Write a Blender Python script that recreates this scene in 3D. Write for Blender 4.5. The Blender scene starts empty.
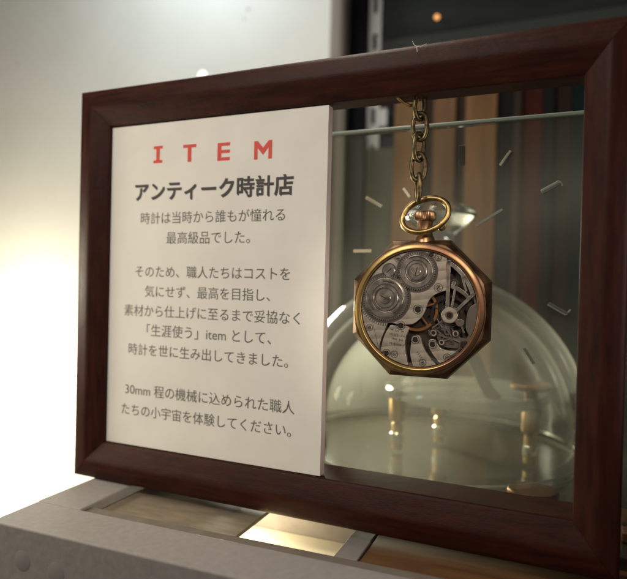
import bpy, bmesh, math, random
from math import sin, cos, pi, radians
from mathutils import Vector, Matrix, Euler
random.seed(7)
S = 0.001                                   # everything below is written in millimetres
SC = bpy.context.scene

# ------------------------------------------------------------------ camera
CAMP = Vector((195.1, -192.7, 84.6)); FPX = 600.0
CAMR = Matrix.Rotation(0.4194, 3, 'Z') @ Matrix.Rotation(pi/2 - 0.0093, 3, 'X') @ Matrix.Rotation(0.0240, 3, 'Z')
cd = bpy.data.cameras.new('camera'); cam = bpy.data.objects.new('camera', cd)
SC.collection.objects.link(cam); SC.camera = cam
cam.location = CAMP*S; cam.rotation_euler = CAMR.to_euler()
cd.sensor_width = 36; cd.lens = FPX/627*36
cd.clip_start = 0.005; cd.clip_end = 50
cd.dof.use_dof = True; cd.dof.focus_distance = 0.205; cd.dof.aperture_fstop = 9.5
SC.render.resolution_x = 1024; SC.render.resolution_y = 946

# ------------------------------------------------------------------ world, exposure
W = bpy.data.worlds.new('World'); SC.world = W; W.use_nodes = True
bg = W.node_tree.nodes['Background']; bg.inputs[0].default_value = (0.95, 0.86, 0.78, 1); bg.inputs[1].default_value = 0.05
vs = SC.view_settings
vs.view_transform = 'Standard'; vs.look = 'None'; vs.gamma = 1; vs.exposure = 0.0
SC.render.film_transparent = False
SC.cycles.max_bounces = 12; SC.cycles.transparent_max_bounces = 24
SC.cycles.sample_clamp_indirect = 3.0; SC.cycles.caustics_reflective = False; SC.cycles.caustics_refractive = False

# ------------------------------------------------------------------ lights (indoor lamps and added unseen fills)
def lamp(name, kind, loc, power, color, size=20, target=None, **kw):
    l = bpy.data.lights.new(name, kind); l.energy = power; l.color = color
    if kind == 'AREA': l.size = size*S; l.shape = 'DISK'
    else: l.shadow_soft_size = size*S
    for k, v in kw.items(): setattr(l, k, v)
    o = bpy.data.objects.new(name, l); SC.collection.objects.link(o)
    o.location = Vector(loc)*S
    if target: o.rotation_euler = (Vector(target)-Vector(loc)).to_track_quat('-Z', 'Y').to_euler()
    return o
lamp('ceiling_lamp', 'AREA', (-30, -400, 400), 1.40, (1.0, 0.89, 0.79), 150, (70, 0, 60))
lamp('left_front_fill', 'AREA', (-190, -150, 60), 0.15, (1.0, 0.86, 0.58), 60, (10, 0, 20))  # added unseen fill that warms the left of the frame
lamp('left_edge_fill', 'AREA', (-115, -34, 85), 0.20, (1.0, 0.90, 0.70), 50, (30, 0, 10))  # unseen fill standing in for the wall glow on the left rails
lamp('spot_lamp', 'SPOT', (277, -267, 242), 2.1, (1.0, 0.84, 0.66), 9, (145, 9, 80), spot_size=radians(15), spot_blend=0.6)
lamp('room_fill', 'AREA', (420, -260, 150), 0.09, (1.0, 0.82, 0.74), 200, (112, 5, 80))  # added soft fill from the right, out of view
lamp('card_edge_fill', 'SPOT', (480, -60, 100), 1.1, (1.0, 0.86, 0.78), 20, (111, 5, 82), spot_size=radians(24), spot_blend=0.5)  # unseen spot added to brighten the card's right edge
lamp('wall_glow_lamp', 'POINT', (-335, 200, -30), 2.9, (1.0, 0.92, 0.68), 35)
lamp('wall_top_lamp', 'POINT', (-125, 155, 400), 0.78, (0.80, 0.96, 1.0), 25)
lamp('pane_fill', 'AREA', (80, 12, 320), 0.30, (1.0, 0.93, 0.76), 40, (110, 60, 60))  # invented light from above for the glass plate and hour marks
lamp('dome_back_fill', 'SPOT', (5, 215, 70), 3.4, (1.0, 0.95, 0.82), 22, (130, 110, 28), spot_size=radians(64), spot_blend=0.35)  # hidden spot added to make the dome glow from behind
lamp('under_crate_lamp', 'POINT', (68, 8, -12), 0.22, (1.0, 0.90, 0.66), 12)

# ------------------------------------------------------------------ pixel -> place (calibrated from the frame's corners)
def ray(px, py): return CAMR @ Vector(((px-313.5)/FPX, -(py-289.5)/FPX, -1.0))
def PY(px, py, Y):
    d = ray(px, py); return CAMP + d*((Y-CAMP.y)/d.y)
def PZ(px, py, Z):
    d = ray(px, py); return CAMP + d*((Z-CAMP.z)/d.z)

# ------------------------------------------------------------------ materials
def mat(name, base=(0.5,)*3, rough=0.5, metal=0.0, coat=0.0, trans=0.0, ior=1.5, emis=None, es=1.0, spec=None):
    m = bpy.data.materials.new(name); m.use_nodes = True
    p = m.node_tree.nodes['Principled BSDF']
    p.inputs['Base Color'].default_value = (*base, 1); p.inputs['Roughness'].default_value = rough
    p.inputs['Metallic'].default_value = metal; p.inputs['Coat Weight'].default_value = coat
    p.inputs['Transmission Weight'].default_value = trans; p.inputs['IOR'].default_value = ior
    if spec is not None: p.inputs['Specular IOR Level'].default_value = spec
    if emis: p.inputs['Emission Color'].default_value = (*emis, 1); p.inputs['Emission Strength'].default_value = es
    return m
def nodes(m): return m.node_tree.nodes, m.node_tree.links, m.node_tree.nodes['Principled BSDF']
def noise_var(m, c1, c2, scale=(1, 1, 1), nscale=200, detail=6, lo=.35, hi=.65, bump=0.0, rough=None, dist=0.0002, distort=0.0):
    """colour drifts between c1 and c2 over a stretched noise; optional bump and roughness variation"""
    N, L, p = nodes(m)
    tc = N.new('ShaderNodeTexCoord'); mp = N.new('ShaderNodeMapping'); mp.inputs['Scale'].default_value = scale
    nz = N.new('ShaderNodeTexNoise'); nz.inputs['Scale'].default_value = nscale; nz.inputs['Detail'].default_value = detail
    nz.inputs['Distortion'].default_value = distort
    cr = N.new('ShaderNodeValToRGB'); e = cr.color_ramp.elements
    e[0].position = lo; e[0].color = (*c1, 1); e[1].position = hi; e[1].color = (*c2, 1)
    L.new(tc.outputs['Object'], mp.inputs[0]); L.new(mp.outputs[0], nz.inputs['Vector'])
    L.new(nz.outputs['Fac'], cr.inputs[0]); L.new(cr.outputs[0], p.inputs['Base Color'])
    if bump:
        b = N.new('ShaderNodeBump'); b.inputs['Strength'].default_value = bump; b.inputs['Distance'].default_value = dist
        L.new(nz.outputs['Fac'], b.inputs['Height']); L.new(b.outputs[0], p.inputs['Normal'])
    if rough:
        mr = N.new('ShaderNodeMapRange'); mr.inputs['To Min'].default_value = rough[0]; mr.inputs['To Max'].default_value = rough[1]
        L.new(nz.outputs['Fac'], mr.inputs['Value']); L.new(mr.outputs[0], p.inputs['Roughness'])
    return nz
def frame_wood(name, axis):
    m = mat(name, rough=0.5, spec=0.16)
    N, L, p = nodes(m)
    noise_var(m, (0.017, 0.0038, 0.0021), (0.054, 0.0125, 0.0062), (0.12, 1, 1) if axis == 'x' else (1, 1, 0.12), 520, 9, .25, .8, 0.0, (0.42, 0.62), 0.0001, 0.2)
    tc = N.new('ShaderNodeTexCoord'); mp = N.new('ShaderNodeMapping'); mp.inputs['Scale'].default_value = (0.25, 1, 1) if axis == 'x' else (1, 1, 0.25)
    n1 = N.new('ShaderNodeTexNoise'); n1.inputs['Scale'].default_value = 2600; n1.inputs['Detail'].default_value = 4        # open pores
    n2 = N.new('ShaderNodeTexNoise'); n2.inputs['Scale'].default_value = 130; n2.inputs['Detail'].default_value = 3         # hand-rubbed unevenness
    L.new(tc.outputs['Object'], mp.inputs[0]); L.new(mp.outputs[0], n1.inputs['Vector']); L.new(tc.outputs['Object'], n2.inputs['Vector'])
    b1 = N.new('ShaderNodeBump'); b1.inputs['Strength'].default_value = 0.55; b1.inputs['Distance'].default_value = 0.0001
    b2 = N.new('ShaderNodeBump'); b2.inputs['Strength'].default_value = 0.35; b2.inputs['Distance'].default_value = 0.0006
    L.new(n1.outputs['Fac'], b1.inputs['Height']); L.new(n2.outputs['Fac'], b2.inputs['Height']); L.new(b2.outputs[0], b1.inputs['Normal'])
    L.new(b1.outputs[0], p.inputs['Normal'])
    return m
M_rail = frame_wood('mahogany_rail', 'x'); M_stile = frame_wood('mahogany_stile', 'z')
M_card = mat('card_paper', (0.74, 0.70, 0.60), 0.75); noise_var(M_card, (0.81, 0.80, 0.74), (0.86, 0.85, 0.79), nscale=60, bump=0.03)
M_foam = mat('foam_edge', (0.85, 0.70, 0.62), 0.9)
M_red = mat('red_print', (0.72, 0.085, 0.06), 0.6)
M_ink = mat('grey_ink', (0.055, 0.052, 0.05), 0.6)
M_ink2 = mat('body_ink', (0.14, 0.13, 0.115), 0.6)
M_grey = mat('grey_paint', rough=0.6); noise_var(M_grey, (0.235, 0.215, 0.205), (0.285, 0.262, 0.25), (1, 1, 1), 420, 12, .25, .75, 0.35, (0.5, 0.75), 0.0003)
M_dent = mat('filler_grey', (0.225, 0.208, 0.20), 0.75)
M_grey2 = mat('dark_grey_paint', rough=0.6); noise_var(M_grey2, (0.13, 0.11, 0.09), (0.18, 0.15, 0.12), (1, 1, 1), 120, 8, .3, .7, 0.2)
M_panel = mat('brown_board', rough=0.65); noise_var(M_panel, (0.17, 0.14, 0.10), (0.27, 0.22, 0.15), (0.25, 1, 1), 260, 8, .3, .7, 0.25)
M_orange = mat('orange_wood', rough=0.5); noise_var(M_orange, (0.12, 0.055, 0.022), (0.19, 0.095, 0.038), (0.15, 1, 1), 300, 8, .3, .7, 0.2)
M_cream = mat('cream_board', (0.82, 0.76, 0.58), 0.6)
M_wall = mat('white_wall', (0.72, 0.71, 0.68), 0.55); noise_var(M_wall, (0.70, 0.69, 0.66), (0.75, 0.74, 0.71), nscale=12, bump=0.05)
M_counter = mat('white_counter', (0.8, 0.78, 0.7), 0.4)
M_navy = mat('navy_wall', (0.035, 0.04, 0.065), 0.7); noise_var(M_navy, (0.014, 0.017, 0.032), (0.022, 0.026, 0.048), nscale=30)
M_shelf = mat('charcoal_shelf', (0.04, 0.045, 0.045), 0.75, spec=0.2); noise_var(M_shelf, (0.014, 0.017, 0.018), (0.024, 0.028, 0.028), (0.2, 1, 1), 60)
M_white_metal = mat('white_enamel', (0.72, 0.78, 0.78), 0.35)
M_black = mat('black_slot', (0.008,)*3, 0.8)
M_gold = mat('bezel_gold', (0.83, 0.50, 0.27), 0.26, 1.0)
def gold():           # noise patina plus the left-side glow painted in: yellow left, copper right
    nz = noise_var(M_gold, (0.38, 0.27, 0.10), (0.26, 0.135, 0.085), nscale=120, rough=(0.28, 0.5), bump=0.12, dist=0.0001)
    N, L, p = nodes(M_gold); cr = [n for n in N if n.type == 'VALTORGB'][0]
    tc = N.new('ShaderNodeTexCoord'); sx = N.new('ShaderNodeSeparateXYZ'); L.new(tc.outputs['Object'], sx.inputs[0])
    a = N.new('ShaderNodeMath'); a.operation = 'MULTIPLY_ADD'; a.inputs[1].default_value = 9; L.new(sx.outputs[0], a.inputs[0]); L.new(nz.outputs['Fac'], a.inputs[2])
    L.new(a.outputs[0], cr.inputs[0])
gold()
M_case = mat('case_bronze', (0.30, 0.16, 0.10), 0.33, 1.0); noise_var(M_case, (0.12, 0.072, 0.045), (0.27, 0.17, 0.10), nscale=160, rough=(0.32, 0.55), bump=0.1, dist=0.0001)
M_crown = mat('crown_copper', (0.36, 0.215, 0.125), 0.38, 1.0)
M_brass = mat('old_brass', (0.48, 0.35, 0.16), 0.34, 1.0); noise_var(M_brass, (0.20, 0.14, 0.055), (0.46, 0.33, 0.14), nscale=500, rough=(0.25, 0.5), bump=0.1, dist=0.0001)
M_chain = mat('chain_bronze', (0.32, 0.24, 0.13), 0.38, 1.0); noise_var(M_chain, (0.08, 0.06, 0.035), (0.26, 0.20, 0.10), nscale=700, rough=(0.3, 0.55), bump=0.15, dist=0.0001)
M_postbrass = mat('post_brass', (0.66, 0.44, 0.20), 0.3, 1.0)
M_copper = mat('copper', (0.17, 0.08, 0.035), 0.35, 1.0)
M_wheelgold = mat('wheel_gold', (0.85, 0.42, 0.17), 0.3, 1.0)
M_steel = mat('wheel_steel', (0.36, 0.32, 0.30), 0.30, 0.9); noise_var(M_steel, (0.32, 0.285, 0.245), (0.52, 0.465, 0.40), nscale=400, rough=(0.22, 0.42))
M_bright = mat('polished_steel', (0.75, 0.70, 0.62), 0.2, 1.0)
M_dark = mat('movement_base', (0.055, 0.043, 0.035), 0.45, 0.6)
M_plate = mat('lower_plate', (0.20, 0.175, 0.15), 0.4, 0.8)
M_screw = mat('blued_screw', (0.10, 0.08, 0.075), 0.3, 0.9)
M_ruby = mat('ruby', (0.03, 0.013, 0.011), 0.15)
M_engr = mat('engraving', (0.05, 0.04, 0.035), 0.6)  # dark tone shared by engraving and the painted shade rings
def bridge_mat():
    m = mat('nickel_bridge', (0.42, 0.38, 0.33), 0.35, 0.7)
    N, L, p = nodes(m)
    tc = N.new('ShaderNodeTexCoord'); mp = N.new('ShaderNodeMapping'); mp.inputs['Rotation'].default_value = (0, radians(8), 0)
    wv = N.new('ShaderNodeTexWave'); wv.bands_direction = 'Z'; wv.wave_profile = 'SAW'; wv.inputs['Scale'].default_value = 105; wv.inputs['Distortion'].default_value = 0.6; wv.inputs['Detail'].default_value = 1
    nz = N.new('ShaderNodeTexNoise'); nz.inputs['Scale'].default_value = 350; nz.inputs['Detail'].default_value = 6
    ma = N.new('ShaderNodeMath'); ma.operation = 'MULTIPLY_ADD'; ma.inputs[1].default_value = 0.5
    cr = N.new('ShaderNodeValToRGB'); e = cr.color_ramp.elements
    e[0].position = .15; e[0].color = (0.28, 0.24, 0.19, 1); e[1].position = .95; e[1].color = (0.68, 0.61, 0.51, 1)
    b = N.new('ShaderNodeBump'); b.inputs['Strength'].default_value = 0.5; b.inputs['Distance'].default_value = 0.00015
    L.new(tc.outputs['Object'], mp.inputs[0]); L.new(mp.outputs[0], wv.inputs['Vector']); L.new(tc.outputs['Object'], nz.inputs['Vector'])
    L.new(wv.outputs['Fac'], ma.inputs[0]); L.new(nz.outputs['Fac'], ma.inputs[2])
    L.new(ma.outputs[0], cr.inputs[0]); L.new(cr.outputs[0], p.inputs['Base Color'])
    L.new(wv.outputs['Fac'], b.inputs['Height']); L.new(b.outputs[0], p.inputs['Normal'])
    return m
M_bridge = bridge_mat()
def thin_glass(name, tint, dust, dust_col, edge=0.25, rough=0.05, trl=0.5, rim_shine=0.0):
    """old dusty glass: mirror at grazing angles, clear head on, a film of dust that catches the light"""
    m = bpy.data.materials.new(name); m.use_nodes = True
    N, L = m.node_tree.nodes, m.node_tree.links; N.clear()
    out = N.new('ShaderNodeOutputMaterial'); tr = N.new('ShaderNodeBsdfTransparent'); tr.inputs[0].default_value = (*tint, 1)
    gl = N.new('ShaderNodeBsdfGlossy'); gl.inputs['Roughness'].default_value = rough
    df = N.new('ShaderNodeBsdfDiffuse'); df.inputs[0].default_value = (*dust_col, 1)
    tl = N.new('ShaderNodeBsdfTranslucent'); tl.inputs[0].default_value = (*dust_col, 1)
    dm = N.new('ShaderNodeMixShader'); dm.inputs[0].default_value = trl
    L.new(df.outputs[0], dm.inputs[1]); L.new(tl.outputs[0], dm.inputs[2])
    fr = N.new('ShaderNodeLayerWeight'); fr.inputs[0].default_value = edge
    nz = N.new('ShaderNodeTexNoise'); nz.inputs['Scale'].default_value = 25; nz.inputs['Detail'].default_value = 5
    tc = N.new('ShaderNodeTexCoord'); L.new(tc.outputs['Object'], nz.inputs['Vector'])
    mr = N.new('ShaderNodeMapRange'); mr.inputs['From Min'].default_value = .3; mr.inputs['From Max'].default_value = .7
    mr.inputs['To Min'].default_value = dust*.7; mr.inputs['To Max'].default_value = dust*1.3
    L.new(nz.outputs['Fac'], mr.inputs['Value'])
    fc = N.new('ShaderNodeLayerWeight'); fc.inputs[0].default_value = 0.35     # pale outline mixed in to imitate bright reflections along the glass rim
    pw_ = N.new('ShaderNodeMath'); pw_.operation = 'POWER'; pw_.inputs[1].default_value = 6.0; L.new(fc.outputs['Facing'], pw_.inputs[0])
    ad = N.new('ShaderNodeMath'); ad.operation = 'MULTIPLY_ADD'; ad.inputs[1].default_value = rim_shine; ad.use_clamp = True
    L.new(pw_.outputs[0], ad.inputs[0]); L.new(mr.outputs[0], ad.inputs[2])
    m1 = N.new('ShaderNodeMixShader'); m2 = N.new('ShaderNodeMixShader')
    L.new(ad.outputs[0], m1.inputs[0]); L.new(tr.outputs[0], m1.inputs[1]); L.new(dm.outputs[0], m1.inputs[2])
    L.new(fr.outputs['Fresnel'], m2.inputs[0]); L.new(m1.outputs[0], m2.inputs[1]); L.new(gl.outputs[0], m2.inputs[2])
    L.new(m2.outputs[0], out.inputs[0]); return m
G_pane = thin_glass('pane_glass', (0.94, 0.95, 0.92), 0.05, (0.70, 0.68, 0.58), 0.08)
G_dome = thin_glass('dome_glass', (0.98, 0.98, 0.95), 0.09, (0.90, 0.88, 0.78), 0.16, 0.08, 0.6, 3.0)
G_plate = thin_glass('plate_glass', (0.95, 0.96, 0.92), 0.19, (0.86, 0.86, 0.78), 0.2, 0.12, 0.6, 1.5)
G_knob = mat('knob_glass', (0.93, 0.97, 0.93), 0.04, trans=1.0, ior=1.48)
M_edge = mat('glass_edge', (0.27, 0.33, 0.27), 0.35)

# ------------------------------------------------------------------ mesh helpers
class MB:
    def __init__(s): s.v = []; s.f = []
    def add(s, vs, fs):
        o = len(s.v); s.v += [tuple(v) for v in vs]; s.f += [tuple(i+o for i in f) for f in fs]; return s
    def box(s, x0, x1, y0, y1, z0, z1):
        v = [(x, y, z) for x in (x0, x1) for y in (y0, y1) for z in (z0, z1)]
        return s.add(v, [(0, 1, 3, 2), (4, 6, 7, 5), (0, 4, 5, 1), (2, 3, 7, 6), (0, 2, 6, 4), (1, 5, 7, 3)])
    def prism(s, pts, y0, y1):
        n = len(pts); v = [(x, y0, z) for x, z in pts] + [(x, y1, z) for x, z in pts]
        f = [tuple(range(n)), tuple(range(2*n-1, n-1, -1))] + [(i, i+n, (i+1) % n+n, (i+1) % n) for i in range(n)]
        return s.add(v, f)
    def rings(s, rs, closed=False, cap=True):
        n = len(rs[0]); v = [p for r in rs for p in r]; f = []
        m = len(rs)
        for k in range(m if closed else m-1):
            a, b = k*n, ((k+1) % m)*n
            f += [(a+i, a+(i+1) % n, b+(i+1) % n, b+i) for i in range(n)]
        if cap and not closed: f += [tuple(range(n-1, -1, -1)), tuple(range((m-1)*n, m*n))]
        return s.add(v, f)
    def lathe(s, prof, c=(0, 0, 0), axis='z', n=48, cap=False):
        rs = []
        for r, h in prof:
            r = max(r, 1e-4)
            if axis == 'z': rs.append([(c[0]+r*cos(2*pi*i/n), c[1]+r*sin(2*pi*i/n), c[2]+h) for i in range(n)])
            else: rs.append([(c[0]+r*cos(2*pi*i/n), c[1]+h, c[2]+r*sin(2*pi*i/n)) for i in range(n)])
        return s.rings(rs, cap=cap)
    def tube(s, path, r, n=10, closed=False):
        path = [Vector(p) for p in path]; m = len(path); rs = []; up = None
        for i, p in enumerate(path):
            a = path[(i-1) % m] if closed or i else p; b = path[(i+1) % m] if closed or i < m-1 else p
            t = (b-a).normalized()
            if up is None:
                up = t.orthogonal().normalized()
            up = (up - t*up.dot(t)).normalized(); w = t.cross(up)
            rr = r[i] if isinstance(r, (list, tuple)) else r
            rs.append([tuple(p+(up*cos(2*pi*k/n)+w*sin(2*pi*k/n))*rr) for k in range(n)])
        if closed:                      # align the seam
            t = (path[1]-path[-1]).normalized()
            a0 = Vector(rs[0][0])-path[0]
            f = up - t*up.dot(t); w = t.cross(f)
            ang = math.atan2(a0.dot(w), a0.dot(f)); k = round(ang/(2*pi/n)) % n
            mb = len(s.v); s.rings(rs, cap=False)
            o = mb+(m-1)*n
            s.f += [(o+(i+k) % n, o+(i+1+k) % n, mb+(i+1) % n, mb+i) for i in range(n)]
            return s
        return s.rings(rs)
    def gear(s, c, r, teeth, th, y0, y1):
        pts = []
        for i in range(teeth):
            for q, rr in ((0, r-th), (.22, r), (.55, r), (.77, r-th)):
                a = 2*pi*(i+q)/teeth; pts.append((c[0]+rr*cos(a), c[1]+rr*sin(a)))
        return s.prism(pts, y0, y1)
    def disc(s, c, r, y0, y1, bev=0.12, n=32):
        return s.lathe([(0, y1), (r, y1), (r, y0+bev), (r-bev, y0), (0, y0)], (c[0], 0, c[1]), 'y', n)
    def ring(s, c, r0, r1, y0, y1, n=48):
        rs = [[(c[0]+r*cos(2*pi*i/n), y, c[1]+r*sin(2*pi*i/n)) for i in range(n)] for r, y in ((r0, y1), (r0, y0), (r1, y0), (r1, y1))]
        return s.rings(rs, closed=True)
    def bar(s, a, b, w, y0, y1):
        a = Vector(a); b = Vector(b); t = (b-a).normalized(); nn = Vector((-t.y, t.x))*w/2
        return s.prism([a+nn, a-nn, b-nn, b+nn], y0, y1)
    def build(s, name, m, parent=None, angle=32, bevel=0.0, seg=2):
        me = bpy.data.meshes.new(name); me.from_pydata([(x*S, y*S, z*S) for x, y, z in s.v], [], s.f)
        b = bmesh.new(); b.from_mesh(me); bmesh.ops.remove_doubles(b, verts=b.verts, dist=1e-8)
        bmesh.ops.recalc_face_normals(b, faces=b.faces); b.to_mesh(me); b.free()
        for p in me.polygons: p.use_smooth = True
        me.set_sharp_from_angle(angle=radians(angle)); me.materials.append(m)
        o = bpy.data.objects.new(name, me); SC.collection.objects.link(o)
        if parent: o.parent = parent
        if bevel:
            md = o.modifiers.new('bevel', 'BEVEL'); md.width = bevel*S; md.segments = seg; md.limit_method = 'ANGLE'; md.angle_limit = radians(35)
            md.harden_normals = True
        return o
def tag(o, label=None, cat=None, group=None, kind=None):
    for k, v in (('label', label), ('category', cat), ('group', group), ('kind', kind)):
        if v: o[k] = v
    return o
def thing(name, label, cat, loc=(0, 0, 0), rot=(0, 0, 0), group=None):
    o = bpy.data.objects.new(name, None); SC.collection.objects.link(o); o.empty_display_size = 0.01
    o.location = Vector(loc)*S; o.rotation_euler = rot
    return tag(o, label, cat, group)

# ------------------------------------------------------------------ setting
o = MB().box(-1200, PY(345, 30, 272).x, 272, 280, -500, 700).build('wall', M_wall); tag(o, kind='structure')
o = MB().box(-60, 900, 330, 340, -500, 700).build('back_wall', M_navy); tag(o, kind='structure')
o = MB().box(-900, 700, -60, 271, -100, -92).build('counter', M_counter); tag(o, kind='structure')
TBL = -0.5
o = MB().box(44, 420, 24, 262, -8, TBL).build('table_surface', mat('table_glaze', (0.055, 0.046, 0.032), 0.12, spec=1.0), bevel=1); tag(o, kind='structure')

x0_, x1_ = PY(330, 30, 268).x, PY(345.6, 30, 268).x
o = MB().box(x0_, x1_, 264, 281, -300, 640).build('wall_end_strip', mat('taupe_strip', (0.22, 0.19, 0.165), 0.6), bevel=5, seg=5); tag(o, kind='structure')  # added taupe strip where the wall darkens towards its right end

wall = bpy.data.objects['wall']
for px, py, rr_ in ((17.6, 64, 1.3), (248, 9, 1.5), (244, 19, 1.1), (49, 118, .8)):
    b = PY(px, py, 271.8); MB().lathe([(.01, -.12), (rr_*.8, -.1), (rr_, .15)], (b.x, 271.9, b.z), 'y', 14).build('scuff', mat('scuff', (0.32, 0.31, 0.29), 0.8), wall)

# slotted shelf standard on the back wall
def std_x(px, Y=322): return PY(px, 40, Y).x
x0_, x1_ = PY(381, 115, 321).x, PY(390, 115, 321).x
st = thing('shelf_standard', 'white slotted metal shelf upright between the white wall and dark shelf', 'shelf upright', (std_x(375), 324, 0))
hw = (std_x(381.5)-std_x(369.5))/2
m = MB(); z = -60; holes = []
zt = PY(374, 5, 322).z; pitch = zt - PY(374, 42, 322).z
zs = [zt - pitch*k - pitch*.0 for k in range(-4, 24)]
prev = 500
for zc in zs:
    m.box(-hw, hw, -2, 0, zc+pitch*.22, prev); m.box(-hw, -hw*.35, -2, 0, zc-pitch*.22, zc+pitch*.22); m.box(hw*.35, hw, -2, 0, zc-pitch*.22, zc+pitch*.22); prev = zc-pitch*.22
m.build('channel', M_white_metal, st)
MB().box(-hw*.9, hw*.9, 3.5, 5, -300, 500).build('backing', M_black, st)

MB().box(x0_-std_x(375)+.5, x1_-std_x(375), -12, -2, PY(385, 126, 312).z, PY(385, 108, 312).z).build('bracket', M_white_metal, st, bevel=.8)

# charcoal shelf board above and behind the frame
a = PY(381, 55, 300); zb = PY(470, 84, 300).z; zl = PY(520, 20, 300).z
sh = thing('shelf_board', 'charcoal shelf fascia in the dark behind the top of the frame', 'shelf', (0, 0, 0))
MB().box(a.x+1, 560, 300, 318, zl, 640).build('upper_fascia', M_shelf, sh, bevel=.5)
MB().box(a.x+1, 560, 297, 318, zb, zl-1.2).build('lip', mat('shelf_lip', (0.038, 0.042, 0.041), 0.7, spec=0.2), sh, bevel=.8)
b = PY(437, 17, 296); o = MB().lathe([(0, -2.2), (1.6, -1.6), (2.3, 0), (1.6, 1.6), (0, 2.2)], tuple(b), n=20).build('bulb', mat('amber_bulb', (0.8, 0.4, 0.15), 0.4, emis=(1.0, 0.42, 0.14), es=1.1))
tag(o, 'tiny amber light bulb glowing against the charcoal shelf', 'light bulb')
b = PY(200, 74, 268); o = MB().lathe([(.01, -.5), (3.6, -.4), (4.3, 0), (4.4, 1.0)], (b.x, 271.6, b.z), 'y', n=32).build('wall_light', mat('white_light', (1, 1, .9), 0.4, emis=(1.0, 1.0, 0.88), es=1.1))
tag(o, 'small white light on the pale wall just above the frame', 'wall light')

# vertical boards seen through the glass
pw = thing('plank_wall', 'blurred upright wooden boards in tan, grey and red-brown behind the glass', 'wooden partition', (0, 0, 0))
def plankmat(c, k):
    mm = mat('plank_%d' % k, rough=0.8, spec=0.1); noise_var(mm, tuple(x*.5 for x in c), tuple(x*1.05 for x in c), (1, 1, .16), 60, 5, .3, .7, 0.1); return mm
tan = (0.24, 0.14, 0.075); grey = (0.045, 0.032, 0.024); dk = (0.012, 0.012, 0.013); rb = (0.062, 0.016, 0.011); bl = (0.006, 0.013, 0.014); pg = (0.14, 0.14, 0.115); bg_ = (0.07, 0.075, 0.08)
PL = [(318, 333, pg), (333, 341, (0.24, 0.24, 0.20)), (341, 363, bg_), (363, 392, (0.10, 0.10, 0.08)), (392, 421, tan), (421, 431, grey), (431, 454, (0.19, 0.11, 0.062)), (454, 463, grey),
      (463, 495, (0.22, 0.12, 0.06)), (495, 511, dk), (511, 520, grey), (520, 541, rb), (541, 553, dk), (553, 570, (0.025, 0.017, 0.013)), (570, 640, bl)]
mats = {}
for k, (p0, p1, c) in enumerate(PL):
    YB = 262 if p0 < 340 else 285
    x0 = PY(p0, 200, YB).x; x1 = PY(p1, 200, YB).x
    if c not in mats: mats[c] = plankmat(c, k)
    dy = 4*(k % 2)
    top = PY(350, 137 if p0 == 341 else 149, 285).z if p0 in (341, 363) else zb-2
    MB().box(x0+.2, x1-.2, YB+dy, YB+9, -9, top).build('plank', mats[c], pw, bevel=1.0)

# ------------------------------------------------------------------ grey wooden crate under the frame
cr = thing('crate', 'grey painted wooden crate with open top supporting the framed display', 'crate', (9, -27, 0), (0, 0, radians(2.2)))
MB().box(0, 420, -21, 0, -91, -.2).build('front_board', M_grey, cr, bevel=1.0, seg=3)
MB().box(-.6, 20, 0.35, 96, -91, -.35).build('side_board', M_grey, cr, bevel=.6)
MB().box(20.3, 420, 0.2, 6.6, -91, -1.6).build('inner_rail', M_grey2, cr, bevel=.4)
MB().box(20.3, 79, 6.9, 50, -5.4, -4).build('recessed_panel', M_panel, cr, bevel=.3)
MB().box(114.5, 122.8, 6.9, 50, -30, -4.6).build('divider', M_grey, cr, bevel=.5)
MB().box(123, 420, 6.9, 50, -9, -5.2).build('wooden_panel', M_orange, cr, bevel=.6)
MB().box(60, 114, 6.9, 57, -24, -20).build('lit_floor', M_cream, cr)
MB().box(20.3, 420, 57.5, 64, -91, -8.4).build('glow_block', M_grey2, cr)  # unseen board added to keep the wall glow off the crate floor
for px, py in ((18, 561), (50, 574)):
    p = PY(px, py, -48); m = MB()
    m.lathe([(.01, -.06), (3.3, -.06), (3.8, 0.2)], (p.x-9+.6, -21.1, p.z), 'y', 28)
    m.build('filled_screw_hole', M_dent, cr)

# ------------------------------------------------------------------ picture frame
FW, FH, MD = 210.0, 163.0, 15.5
fr = thing('picture_frame', 'dark red-brown wooden box frame holding the text card and hanging watch', 'picture frame', (0, 0, 0))
PROF = [(0, 20), (0, 2.4), (0.3, 1.6), (0.9, 1.15), (2.0, .8), (4.2, .35), (6.0, .06), (6.8, 0), (7.6, .12), (8.6, .45), (14.4, 3.1), (15.1, 3.35), (15.45, 3.8), (15.5, 4.4), (15.5, 20)]
def rail(side, name, m):
    rs = []
    for e in (0, 1):
        r = []
        for u, d in PROF:
            g = 0.06
            xl = -2.6+u*(12.1+2.6)/MD; xr = 207.4-(u*(207.4-(FW-MD))/MD); zt_ = FH+1.3-u*(MD-1.4+1.3)/MD
            if side in 'tb':
                x = (xl+g) if e == 0 else xr-g; z = u if side == 'b' else zt_
            else:
                z = (u+g) if e == 0 else zt_-g; x = xl if side == 'l' else xr
            r.append((x, min(d, 12.5) if side == 't' else d, z))
        rs.append(r)
    return MB().rings(rs).build(name, m, fr, angle=40)
rail('t', 'top_rail', M_rail); rail('b', 'bottom_rail', M_rail); rail('l', 'stile', M_stile); rail('r', 'stile', M_stile)
# screw eye in the top rail that the chain hangs from
c = PY(417.5, 48.5, 1.5); m = MB()
m.tube([(c.x-1.6, .8, c.z+2.4), (c.x-.9, .5, c.z+1.0), (c.x, .6, c.z+.3), (c.x+1.3, .5, c.z+.1), (c.x+3.2, .8, c.z+.9)], .08, 6); m.tube([(c.x, .6, c.z+.3), (c.x+.2, .4, c.z-1.5)], .10, 6)
tag(m.build('lint', mat('lint_fibre', (0.75, 0.75, 0.72), 0.8)), 'tiny white wisp of lint caught on the top edge of the frame', 'lint')
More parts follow.
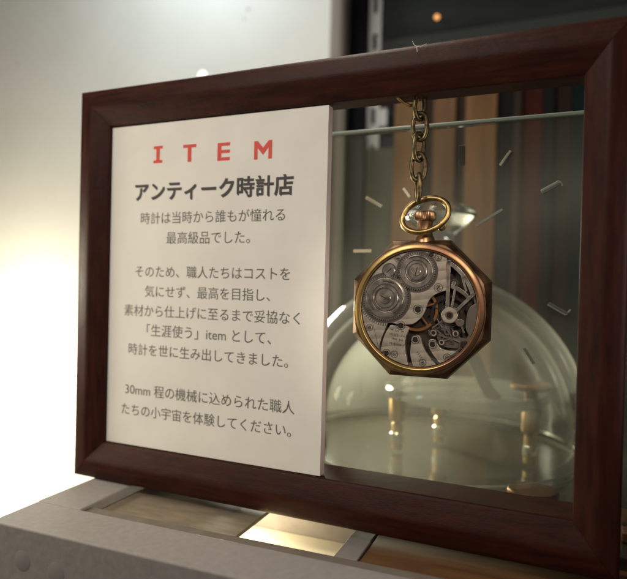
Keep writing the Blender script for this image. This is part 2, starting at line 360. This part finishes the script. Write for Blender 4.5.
# ------------------------------------------------------------------ text card
CX0, CX1, CY = 12.4, 111.4, 4.6
card = thing('text_card', 'cream card printed in Japanese under the red heading ITEM', 'information card', (CX0, CY, 15.8))
MB().box(0, CX1-CX0, 0, 1.1, 0, 132.7).build('printed_face', M_card, card)
MB().box(0, CX1-CX0+.05, 1.15, 3.6, 0.1, 132.6).build('foam_backing', M_foam, card)
def text_mesh(txt, m, name, x0p, x1p, ym0, ym1, parent, bold=0.0, capfrac=None):
    """one printed line; (x0p, ym0) and (x1p, ym1) are its left and right ends at mid height, in photo pixels"""
    A = PY(x0p, ym0, CY); B = PY(x1p, ym1, CY)
    cu = bpy.data.curves.new(name, 'FONT'); cu.body = txt; cu.size = 1.0;  cu.fill_mode = 'FRONT'; cu.resolution_u = 3
    t = bpy.data.objects.new('tmp', cu); SC.collection.objects.link(t)
    bpy.context.view_layer.update()
    me = bpy.data.meshes.new_from_object(t.evaluated_get(bpy.context.evaluated_depsgraph_get()))
    bpy.data.objects.remove(t)
    xs = [v.co.x for v in me.vertices]; x0, x1 = min(xs), max(xs)
    sx = (B.x-A.x)/(x1-x0); sy = capfrac or sx
    zc = (A.z+B.z)/2
    print('TEXT', txt, 'em', round(sx, 2), 'z', round(A.z, 1), round(B.z, 1))
    for v in me.vertices:
        v.co = Vector(((A.x+(v.co.x-x0)*sx-CX0)*S, -0.06*S, (zc+(v.co.y-.36)*sy-15.8)*S))
    if bold:
        b2 = bmesh.new(); b2.from_mesh(me); src = list(b2.faces)
        for dx, dz in ((bold, 0), (0, bold), (bold, bold), (bold/2, bold/2)):
            g = bmesh.ops.duplicate(b2, geom=src)
            for v in g['geom']:
                if isinstance(v, bmesh.types.BMVert): v.co += Vector(((dx-bold/2)*sx*S, (-.002-dx*.01-dz*.02)*S, (dz-bold/2)*sy*S))
        b2.to_mesh(me); b2.free()
    me.name = name; me.materials.clear(); me.materials.append(m)
    o = bpy.data.objects.new(name, me); SC.collection.objects.link(o); o.parent = parent; return o
EM = 6.05
text_mesh('アンティーク時計店', M_ink, 'title_line', 135.6, 293, 191, 187, card, 0.06)
LINES = [('時計は当時から誰もが憧れる', 141, 285, 217.5, 216), ('最高級品でした。', 166.5, 250, 237.5, 238),
         ('そのため、職人たちはコストを', 135.6, 290, 270, 276), ('気にせず、最高を目指し、', 145, 270, 290, 297),
         ('素材から仕上げに至るまで妥協なく', 124.5, 300, 308, 321), ('「生涯使う」item として、', 147, 271, 328, 341),
         ('時計を世に生み出してきました。', 128.7, 288, 346, 365), ('30mm 程の機械に込められた職人', 125.4, 294.5, 387, 410),
         ('たちの小宇宙を体験してください。', 121.8, 291, 406, 434)]
for t, a0, a1, b0, b1 in LINES: text_mesh(t, M_ink2, 'text_line', a0, a1, b0, b1, card)
hd = MB()                                     # slab-sided sans capitals I T E M
def cap(px, wpx, kind):
    c = PY(px, 154.5 - (px-158)*.045, CY-.05); hgt = 6.9; w = wpx; s = 1.75
    x, z = c.x-CX0, c.z-15.8; y0, y1 = -.07, -.02; b0, t0 = z-hgt/2, z+hgt/2
    R = lambda x0, x1, z0, z1: hd.box(x+x0, x+x1, y0, y1, z0, z1)
    if kind == 'I': R(-s/2, s/2, b0, t0); R(-w/2, -s/2, b0, b0+1.15); R(s/2, w/2, b0, b0+1.15); R(-w/2, -s/2, t0-1.15, t0); R(s/2, w/2, t0-1.15, t0)
    if kind == 'T': R(-s/2, s/2, b0, t0-1.25); R(-w/2, w/2, t0-1.25, t0)
    if kind == 'E':
        R(-w/2, -w/2+s, b0, t0)
        for q in (b0, z-.6, t0-1.25): R(-w/2+s, w/2, q, q+1.25)
    if kind == 'M':
        R(-w/2, -w/2+1.5, b0, t0); R(w/2-1.5, w/2, b0, t0)
        hd.prism([(x-w/2+1.5, t0), (x-w/2+1.5, t0-2.6), (x, z-1.9), (x, z+.8)], y0, y1); hd.prism([(x+w/2-1.5, t0), (x, z+.8), (x, z-1.9), (x+w/2-1.5, t0-2.6)], y0, y1)
cap(158, 4.4, 'I'); cap(189.5, 6.2, 'T'); cap(223.6, 5.6, 'E'); cap(263, 7.6, 'M')
hd.build('heading', M_red, card)

# ------------------------------------------------------------------ the pocket watch
WY = 9.0
wc = PY(417.5, 309, WY)
wt = thing('pocket_watch', 'octagonal copper-gold pocket watch with its movement exposed, hanging on a chain', 'pocket watch', tuple(wc), (0, 0, radians(3.0)))
def Z(zx, zy): return Vector(((zx-256.5)/7.43, (339-zy)/7.8))          # movement layout
def X(px, py): return Z((px-320)*2.63, (py-180)*2.63)
# case: octagonal body with chamfers rising to the round bezel
N8 = 96
def octr(a, ap):
    k = (a + pi/8) % (pi/4) - pi/8
    return ap/cos(k)
def ringpts(fr_, y, f):
    out = []
    for i in range(N8):
        a = 2*pi*i/N8; r = f(a); out.append((r*cos(a), y, r*sin(a)))
    return out
body = MB()
rr = [ringpts(0, 9.0, lambda a: 14), ringpts(0, 9.0, lambda a: octr(a, 21.5)), ringpts(0, 7.0, lambda a: octr(a, 23.6)), ringpts(0, 6.6, lambda a: octr(a, 23.9)),
      ringpts(0, 5.6, lambda a: octr(a, 23.95)), ringpts(0, 2.0, lambda a: octr(a, 23.45)), ringpts(0, 1.7, lambda a: octr(a, 23.2)),
      ringpts(0, 0.35, lambda a: octr(a, 22.7)*.35+22.7*.65), ringpts(0, 0.1, lambda a: 22.6), ringpts(0, 0.1, lambda a: 20.0), ringpts(0, 4.6, lambda a: 20.0)]
body.rings(rr, cap=False).build('case', M_case, wt, angle=16)
bz = MB(); prof = [(22.3, 0.6), (22.35, .1), (22.2, -.15), (21.9, -.33), (21.0, -.62), (20.75, -.64), (20.55, -.55), (20.45, -.35), (20.15, -.3), (20.0, -.15), (19.95, 1.5)]
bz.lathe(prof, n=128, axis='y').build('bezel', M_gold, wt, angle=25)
MB().disc((0, 0), 20.2, 3.2, 4.4, n=96).build('base_plate', M_dark, wt)
# crown, neck, bow
nk = MB(); nk.lathe([(3.6, 22.5), (3.4, 24.3), (2.9, 25.2), (2.65, 26.2), (2.5, 28.2), (2.6, 29.6), (2.8, 30.4)], (1.0, 4.6, 0), n=40, cap=True).build('neck', M_crown, wt)
kn = MB(); rs = []
for h, rad in ((30.4, 2.9), (30.7, 3.45), (31.2, 3.7), (33.0, 3.7), (33.6, 3.3), (33.9, 2.2), (34.0, 0.01)):
    rs.append([(1.0+(rad*(1-.06*(i % 2)*(rad > 3)))*cos(2*pi*i/72), 4.6+(rad*(1-.06*(i % 2)*(rad > 3)))*sin(2*pi*i/72), h) for i in range(72)])
kn.rings(rs).build('crown', M_crown, wt)
path = []
for i in range(56):
    a = 2*pi*i/56; x = 8.0*cos(a); zz = 5.9*sin(a)
    path.append((1.6+x*.985+zz*.10, 1.0+1.5*sin(a), 32.1+zz+x*.10))
rad = [0.95+.16*max(0, sin(2*pi*i/56)) for i in range(56)]
MB().tube(path, rad, 12, closed=True).build('bow', M_brass, wt)
lp = MB(); lp.tube([(7.3+1.15*cos(a), 1.2-.5*cos(a), 28.3+1.3*sin(a)) for a in [2*pi*i/20 for i in range(20)]], .42, 8, closed=True); lp.build('bow_loop', M_brass, wt)

# movement -----------------------------------------------------------
mv = MB().ring((0, 0), 18.9, 19.9, 1.3, 3.2, 96).build('movement_ring', M_plate, wt)
def cubic(pts, closed=False, n=6):
    """Catmull-Rom through pts"""
    P = [Vector(p) for p in pts]; out = []
    L_ = len(P)
    for i in range(L_-1):
        p0 = P[max(i-1, 0)]; p1 = P[i]; p2 = P[i+1]; p3 = P[min(i+2, L_-1)]
        for k in range(n):
            t = k/n; out.append(.5*((2*p1)+(p2-p0)*t+(2*p0-5*p1+4*p2-p3)*t*t+(3*p1-p0-3*p2+p3)*t**3))
    out.append(P[-1]); return out
def arc(r, a0, a1, n=24): return [Vector((r*cos(radians(a0+(a1-a0)*k/n)), r*sin(radians(a0+(a1-a0)*k/n)))) for k in range(n+1)]
def rim(p, r=19.75): p = Vector(p); return math.degrees(math.atan2(p.y, p.x))
R0 = 19.75
def bridge(name, inner, m=M_bridge, y0=0.35, y1=2.6, ccw=True):
    """region between an inner curve (start..end) and the rim of the movement"""
    a0, a1 = rim(inner[-1]), rim(inner[0])
    if ccw:
        while a1 < a0: a1 += 360
    else:
        while a1 > a0: a1 -= 360
    return MB().prism(list(inner)+arc(R0, a0, a1, 40)[0:], y0, y1).build(name, m, wt, bevel=.16, angle=30)
e_bal = cubic([X(445.0, 250.6), X(443.9, 262), X(443.8, 276), X(444.2, 288)]) + cubic([X(443.5, 289.5), X(438, 291.5), X(432, 295), X(427.5, 301), X(425, 309)]) + cubic([X(424, 312), X(420.5, 318), X(412, 324.5), X(398, 325), X(389, 323)])+cubic([X(388.0, 324.5), X(384.3, 335), X(381.2, 344), X(379.8, 352.5)])
bridge('barrel_bridge', e_bal, ccw=False)
mid = cubic([X(381.8, 355), X(383.2, 345), X(386.3, 335), X(391, 326.5)]) + cubic([X(399, 327.2), X(409, 328), X(406.5, 338), X(405.9, 349), X(409, 366)])
MB().prism(mid + arc(R0, rim(X(409, 366)), rim(X(381.8, 355)), 14), 0.45, 2.6).build('train_bridge', M_bridge, wt, bevel=.14)
tb2 = cubic([X(414.5, 368), X(411.5, 356), X(412, 344), X(413, 338), X(416.5, 335.5), X(420.5, 338), X(423.5, 347), X(429, 356), X(435.5, 362.5)])
MB().prism(tb2 + arc(R0, rim(X(435.5, 362.5)), rim(X(414.5, 368)), 10), 0.5, 2.6).build('train_bridge', M_bridge, wt, bevel=.14)
tb3 = cubic([X(438.5, 361), X(432.5, 353), X(428.6, 345), X(430, 339.5), X(434.5, 339.5), X(437.5, 344), X(441, 348.0), X(450, 349.8), X(459, 350)])
MB().prism(tb3 + arc(R0, rim(X(462, 347)), rim(X(438.5, 361)), 12), 0.5, 2.6).build('escape_bridge', M_bridge, wt, bevel=.14)
side = cubic([X(471, 302), X(466, 306), X(463.5, 316), X(463, 326), X(466, 333)])
MB().prism(side + arc(R0, rim(X(468, 335)), rim(X(471, 302)), 10), 1.0, 2.8).build('dial_side_plate', M_plate, wt, bevel=.12)
low = cubic([X(446, 320), X(452, 330), X(458, 336), X(466, 338), X(462, 346), X(450, 347), X(441, 345), X(436, 337), X(436, 326), X(440, 320)])
MB().prism(low, 1.7, 3.0).build('lower_plate', M_plate, wt, bevel=.12)

# gold centre wheel under the bridges
cw = MB().ring(tuple(X(415.5, 309.5)), 6.6, 7.5, 1.35, 1.7, 64)
c0 = X(415.5, 309.5)
for k in range(5):
    a = radians(20+72*k); cw.bar(c0, c0+Vector((cos(a), sin(a)))*6.8, .55, 1.4, 1.65)
cw.disc(tuple(c0), 1.4, 1.2, 1.8)
cw.build('centre_wheel', M_wheelgold, wt)
# balance wheel beneath its cock
bc = X(448, 314); bw = MB().ring(tuple(bc), 5.7, 6.5, 1.15, 1.75, 64)
for a in (35, 155, 275): bw.bar(bc, bc+Vector((cos(radians(a)), sin(radians(a))))*6, .5, 1.3, 1.6)
for k in range(14):
    a = 2*pi*k/14; q = bc+Vector((cos(a), sin(a)))*6.75; bw.disc(tuple(q), .36, 1.2, 1.7, .08, 10)
bw.build('balance_wheel', M_screw, wt)
hs = MB()
pts = []
for k in range(150):
    a = k*.22; r = 1.1+a*.095; pts.append((bc.x+r*cos(a), 1.0, bc.y+r*sin(a)))
hs.tube(pts, .07, 5).build('hairspring', M_bright, wt)

# crown wheel and ratchet wheel
def wheel(name, c, r, teeth, m, big):
    g = MB().gear(tuple(c), r, teeth, .55, -.15, .9)
    w = g.build(name, m, wt, angle=20)
    q = MB(); q.ring(tuple(c), r*.60, r*.86, -.42, -.1, 64); q.build('toothed_rim', m, w, bevel=.12)
    q = MB(); q.ring(tuple(c), r-.4, r+.75, .22, .5, 72); q.build('gap_shade', M_engr, w)  # gap around the teeth painted as a flat dark shade ring
    q = MB(); q.ring(tuple(c), r*.88, r*.90, -.19, .3, 72); q.ring(tuple(c), r*.565, r*.60, -.3, .3, 64); q.build('groove_shade', M_engr, w)  # groove shadow put in as dark rings
    q = MB(); q.disc(tuple(c), r*.56, -.62, .2, .18, 56); cap_ = q.build('cap', m, w)
    q = MB(); q.ring(tuple(c), r*.40, r*.44, -.72, -.55, 56); q.build('polished_ring', M_bright, w)
    q = MB(); q.disc(tuple(c), r*.24, -.98, -.5, .14, 32); sc = q.build('screw', m, w)
    q = MB(); d = Vector((cos(radians(75 if not big else -25)), sin(radians(75 if not big else -25))))*r*.21
    q.bar(Vector(c)-d, Vector(c)+d, .28, -1.02, -.9); q.build('slot', M_black, w)
    # bright arcs imitating crescent highlights on the grooved cap
    for a0, a1, rad_ in ((100, 250, .47), (-60, 75, .80)) if big else ((40, 120, .80), (-120, -30, .47)):
        q = MB(); q.tube([(c[0]+rad_*r*cos(radians(a0+(a1-a0)*k/20)), -.45 if rad_ > .6 else -.66, c[1]+rad_*r*sin(radians(a0+(a1-a0)*k/20))) for k in range(21)], .26, 6)
        q.build('highlight_arc', M_bright, w)
    if big:
        for a in (60, 185, 300):
            q = MB(); q.tube([(c[0]+.72*r*cos(radians(a+k*5)), -.43, c[1]+.72*r*sin(radians(a+k*5))) for k in range(9)], .28, 6); q.build('groove', M_engr, w)
    return w
ratchet_c = Z(173, 312); crown_c = Z(252, 239)
wheel('ratchet_wheel', ratchet_c, 8.1, 66, M_steel, True)
wheel('crown_wheel', crown_c, 6.45, 48, M_steel, False)
q = MB().disc(tuple(Z(180, 237)), 2.15, .0, .6, .15, 32).build('click', M_steel, wt)
MB().ring(tuple(Z(180, 237)), 2.15, 2.55, .22, .6, 32).build('click_rim', M_engr, q)
MB().bar(Z(174, 243), Z(187, 231), .3, -.06, .05).build('slot', M_black, q)
# screws
def screw(zx, zy, r, y=.0, m=M_screw, ang=40, ruby=False):
    c = Z(zx, zy)
    s_ = MB().disc(tuple(c), r, y, y+.9, .1, 24).build('jewel' if ruby else 'screw', M_ruby if ruby else m, wt)
    if ruby: MB().ring(tuple(c), r, r+.35, y+.02, y+.8, 24).build('setting', M_bridge, s_)
    else:
        d = Vector((cos(radians(ang)), sin(radians(ang))))*r*.85
        MB().bar(c-d, c+d, r*.28, y-.05, y+.1).build('slot', M_black, s_)
    MB().ring(tuple(c), r+.36, r+.55, y+.12, y+.6, 24).build('countersink', M_engr, s_)
for a_ in ((257, 340, 1.1, .1, M_screw, 20), (214, 385, 1.0, .2, M_screw, 70), (203, 205, .7, .1, M_steel, 10), (252, 421, .95, .25, M_screw, 30), (296, 431, .95, .25, M_screw, 60),
           (373, 427, 1.05, .1, M_screw, 120), (131, 395, .7, .2, M_steel, 15), (178, 462, .9, .2, M_screw, 100), (199, 464, .7, .2, M_steel, 160), (333, 463, .75, .25, M_steel, 30),
           (272, 481, .75, .25, M_steel, 0), (307, 281, .95, .15, M_steel, 60), (288, 193, .85, .0, M_screw, 40), (305, 201, .6, .0, M_steel, 110), (345, 268, .8, .5, M_steel, 80)): screw(*a_)
for a_ in ((190, 373, .6), (297, 401, .7), (318, 425, .55), (352, 400, .6)): screw(a_[0], a_[1], a_[2], .9, ruby=True)
# balance cock: pierced triangular arms, hub and regulator
ck = MB()
p0, p1, hub = X(446.3, 256.5), X(471.0, 294), X(448, 314)
ck.bar(X(446.2, 259), X(445.8, 310), 1.15, .1, .75)
aa0, aa1 = rim(X(446.8, 256.5)), rim(X(471.5, 293))
for w0, w1 in ((18.3, 19.6),):
    ck.prism(arc(w0, aa0, aa1, 20)+arc(w1, aa1, aa0, 20), .1, .75)
ck.bar(X(470, 292), X(452.5, 311), 1.1, .1, .75)
ck.prism(cubic([X(449, 283), X(456, 286), X(463, 291), X(467, 296)])+cubic([X(465, 298.5), X(461, 294), X(455, 289.5), X(448.5, 287)]), .12, .7)
ck.bar(X(452.5, 288), X(449.6, 310), .75, .05, .6)
ck.bar(X(455, 262), X(463, 290), .7, .15, .65)
ck.build('balance_cock', M_steel, wt, bevel=.08)
hb_ = MB().disc(tuple(hub), 2.7, -.15, .7, .2, 40).build('hub', M_bridge, wt)
MB().ring(tuple(hub), 1.0, 1.35, -.25, -.1, 30).build('jewel_setting', M_bright, hb_)
MB().disc(tuple(hub), .95, -.3, -.1, .1, 24).build('jewel', M_ruby, hb_)
ar = MB(); ar.bar(hub, X(457.5, 321), 1.5, .15, .7); ar.disc(tuple(X(458, 321)), 1.35, .0, .7, .12, 28); ar.bar(X(458, 321), X(462, 331), .6, .2, .6)
ar.bar(X(441, 320), X(432, 328), .5, .3, .7); ar.build('regulator_arm', M_plate, wt, bevel=.08)
# small works glinting in the gap
gp = MB()
for (u0, v0, u1, v1, w_) in ((432, 326, 440, 333, .5), (438, 334, 446, 337, .45), (444, 326, 450, 335, .4), (428, 330, 434, 336, .45), (452, 338, 459, 341, .4), (443, 340, 449, 338, .35), (436, 318, 441, 327, .35)):
    gp.bar(X(u0, v0), X(u1, v1), w_, 1.0, 1.5)
gp.build('lever', M_steel, wt)
gp = MB()
for (u, v, r_) in ((437, 326, .7), (446, 331, 1.1), (454, 333, .6), (441, 337, .8), (450, 341, .6), (430, 333, .7)):
    gp.ring(tuple(X(u, v)), r_*.5, r_, .9, 1.5, 18)
gp.build('pinion', M_engr, wt)
MB().bar(X(432.5, 358), X(440, 363), .85, .1, .45).build('polished_sliver', M_bright, wt)
MB().bar(X(384.3, 353.5), X(385.3, 358), .7, .0, .4).build('polished_pin', M_bright, wt)
MB().tube([(X(444.3, 253+i).x, .35, X(444.3, 253+i).y) for i in range(0, 35, 3)], .12, 6).build('gilt_edge', M_wheelgold, wt)
# worn engraving (too small to read in the photograph): short strokes
en = MB()
for k in range(15):
    a = radians(198+k*5.2); c = Vector(ratchet_c)+Vector((cos(a), sin(a)))*9.35; t = Vector((cos(a), sin(a)))
    en.bar(c-t*.42, c+t*.42, .26, .28, .4)
    if k % 2: en.bar(c+t*.3-Vector((-t.y, t.x))*.3, c+t*.3+Vector((-t.y, t.x))*.3, .2, .28, .4)
rnd = random.Random(5)
for row, (zy, x0, n) in enumerate(((397, 189, 10), (409, 186, 11), (421, 192, 8), (434, 187, 10))):
    for k in range(n):
        if rnd.random() < .14: continue
        c = Z(x0+k*3.9, zy+k*.6); h = rnd.uniform(.22, .42); kind = rnd.random()
        if kind < .4: en.bar(c+Vector((0, -h)), c+Vector((.06, h)), .15, .38, .5)
        elif kind < .7: en.bar(c+Vector((-.16, -h)), c+Vector((.16, h)), .14, .38, .5)
        else: en.ring(tuple(c), .1, .24, .38, .5, 12)
for k in range(5):
    c = Z(258+k*3.5, 455+k*4.5); en.bar(c+Vector((-.3, -.25)), c+Vector((.3, .3)), .2, .43, .55)
en.build('engraving', M_engr, wt)

# ------------------------------------------------------------------ chain and screw eye
ey = MB(); c = PY(411, 99, WY+1)
ey.tube([(c.x-4.6, WY-3.5, c.z-.2+2.0), (c.x-3.4, WY-2.4, c.z-.4), (c.x-1.8, WY-1.2, c.z-1.8), (c.x, WY, c.z-2.6), (c.x+1.7, WY+.6, c.z-2.2), (c.x+2.6, WY+.8, c.z-.5), (c.x+2.2, WY+.8, c.z+2.5)], .55, 8)
ek = ey.build('hook', M_brass); tag(ek, 'small curved brass hook under the top rail of the frame', 'hook')
ch = thing('chain', 'aged bronze chain of oval links holding up the watch', 'chain', (0, 0, 0))
ys = [(101.5, 12), (113, 66), (131, 14), (150, -58), (166.5, 20), (186, 72)]
top = 95; bot = 204
cen = [(418.6, 103, 70), (418.9, 123.5, 12), (417.6, 143.5, 62), (418.6, 163, 16), (417.6, 183.0, -66), ]
cen = [(419.5, 106, 62), (419.9, 126.5, 16), (418.6, 147.0, 64), (418.2, 167, 12), (418.0, 187.5, -60)]
for px, py, ang in cen:
    c = PY(px, py, WY+.3); pth = []
    hl, hw_ = 4.6, 2.35
    for i in range(32):
        a = 2*pi*i/32; zz = hl*sin(a); xx = hw_*math.copysign(abs(cos(a))**.72, cos(a))
        pth.append((c.x+xx*cos(radians(ang)), c.y+xx*sin(radians(ang)), c.z+zz))
    MB().tube(pth, .82, 12, closed=True).build('link', M_chain, ch)

# ------------------------------------------------------------------ glass clock plate behind the watch
gc = thing('glass_clock', 'upright clear glass clock plate with pale baton hour marks behind the watch', 'clock', (0, 0, 0))
GY = 40.0
MB().box(62, 232, GY, GY+3, -.4, 146.6).build('glass_plate', G_pane, gc)
MB().box(62, 232, GY-.15, GY+3.15, 146.7, 148.4).build('top_edge', M_edge, gc, bevel=.5)
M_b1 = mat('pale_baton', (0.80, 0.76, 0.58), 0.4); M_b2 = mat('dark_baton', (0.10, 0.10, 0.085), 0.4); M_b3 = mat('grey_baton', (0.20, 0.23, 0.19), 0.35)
def baton(p, q, w, m, side=None):
    a, b = PY(*p, GY-1), PY(*q, GY-1)
    o = MB().bar((a.x, a.z), (b.x, b.z), w*.82, GY-.8, GY-.1).build('hour_mark', m, gc, bevel=.15)
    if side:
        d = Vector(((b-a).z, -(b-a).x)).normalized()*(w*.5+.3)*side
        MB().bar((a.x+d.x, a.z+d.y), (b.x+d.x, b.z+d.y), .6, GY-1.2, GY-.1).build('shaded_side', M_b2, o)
baton((353, 251), (371, 251), 1.55, M_b1); baton((365.5, 197), (381.5, 206.5), 1.5, M_b1); baton((403, 188), (409.5, 197), 1.2, M_b1)
baton((461.8, 145), (461.8, 165), 2.9, M_b2); baton((500, 165), (510.5, 150.5), 1.15, M_b1, 1); baton((541, 191), (559.5, 181), 1.2, M_b3, 1)
baton((547.5, 304.5), (566, 315), 1.0, M_b3, -1); baton((566, 315), (570.5, 309.5), .8, M_b3); baton((559.5, 181), (563, 185.5), .8, M_b3)
baton((524, 348), (534, 364), 1.3, M_b3)
a, b = PY(476, 226, GY), PY(502.5, 209.5, GY); MB().bar((a.x, a.z), (b.x, b.z), .9, GY-.8, GY-.1).build('hand', M_b3, gc)

# ------------------------------------------------------------------ glass cloche and the stand inside it
cc = PY(437, 300, 130); RR = 77.0; zc0 = 14.5
cl = thing('glass_cloche', 'clear glass bell dome with a flat round knob behind the watch', 'glass dome', (cc.x, 130, 0))
prof = [(RR+2.5, 0.2), (RR+2.8, 1.4), (RR+1.2, 2.6), (RR, 4), (RR, zc0)]
for k in range(1, 19):
    a = radians(k*4.6); prof.append((RR*cos(a), zc0+RR*sin(a)))
prof += [(8.5, zc0+RR+2.2), (7.6, zc0+RR+6)]
MB().lathe(prof, n=96).build('dome', G_dome, cl, angle=60)
ip = [(r*.90, z_*.90) for r, z_ in prof[3:-2]]
MB().lathe(ip, n=96).build('inner_wall', thin_glass('inner_glass', (0.97, 0.98, 0.95), 0.03, (0.85, 0.84, 0.72), 0.15, 0.08, 0.6, 1.5), cl, angle=60)
zt = PY(440, 201, 130).z; zb2 = PY(440, 227, 130).z
kp = [(.01, zb2-24), (7.4, zb2-24), (6.8, zb2-16), (7.2, zb2-8), (9, zb2-3), (14.5, zb2+1.2), (18.4, zb2+4.2), (19.2, zb2+6.5), (18.6, zb2+9), (15, zb2+11), (9, zb2+12), (6.5, zb2+13.6), (3.2, zb2+15), (.01, zb2+15.2)]
MB().lathe(kp, (PY(440, 210, 130).x-cc.x, 0, 0), n=64).build('knob', G_knob, cl, angle=60)
# round glass tray on brass posts
pc = PY(465, 392, 125)
ts = thing('glass_tray_stand', 'round glass tray on three brass posts under the dome', 'stand', (pc.x, 125, TBL))
zp = pc.z-TBL
MB().lathe([(.01, zp-2.5), (39.5, zp-2.5), (41, zp-1.5), (41.2, zp+1.5), (40, zp+2.5), (.01, zp+2.5)], n=80).build('tray', G_plate, ts)
for px, yy, up in ((398, 105, 0), (440, 130, 0), (531, 112, 1)):
    p = PY(px, 400, yy); x, y = p.x-pc.x, yy-125
    po = MB().lathe([(2.8, 2), (2.8, zp-16), (2.0, zp-15)], (x, y, 0), n=24).build('post', M_postbrass, ts)
    MB().lathe([(3.9, zp-14), (4.3, zp-13), (4.3, zp-3), (3.4, zp-2.7)], (x, y, 0), n=28, cap=True).build('collar', M_postbrass, po)
    MB().lathe([(2.9, 5), (3.4, 5.5), (3.4, 10), (2.9, 10.5)], (x, y, 0), n=24).build('foot', M_bright, po)
    if up: MB().lathe([(3.0, zp+2.6), (3.2, zp+6), (9.0, zp+6.4), (9.8, zp+7.2), (9.8, zp+8.6), (9.0, zp+9.4), (.01, zp+9.6)], (x, y, 0), n=36).build('cap', M_copper, po)
# dark curved strap
a = [PY(px, py, 100) for px, py in ((468, 350), (476, 364), (482, 378), (489, 392), (498, 400))]
o = MB().tube(a, [3.2, 3.2, 3, 3, 2.6], 10).build('strap', mat('dark_brown_strap', (0.03, 0.02, 0.014), 0.5)); tag(o, 'dark brown curved arm rising from the tray below the watch', 'metal arm')
# copper disc on the table
p = PZ(531, 499, TBL); o = MB().lathe([(.01, 0), (9.5, 0), (10.2, .5), (10.2, 1.6), (9.6, 2.2), (.01, 2.2)], (p.x, p.y+6, TBL+.2), n=48).build('copper_disc', M_copper)
tag(o, 'thick copper disc lying at the lower right behind the frame', 'disc')

p = PY(626, 533, 34); o = MB().box(p.x-1.2, p.x+40, 34, 60, -.2, p.z).build('wooden_block', M_orange, bevel=.8)
tag(o, 'small orange-brown wooden block just right of the frame at its foot', 'block')

m = MB().tube([(74*cos(2*pi*k/120), 74*sin(2*pi*k/120), 1.4) for k in range(120)], .6, 8, closed=True)      # polished rim of the dome's foot
m.build('foot_rim', mat('polished_rim', (0.62, 0.62, 0.52), 0.15, coat=0.5), cl)
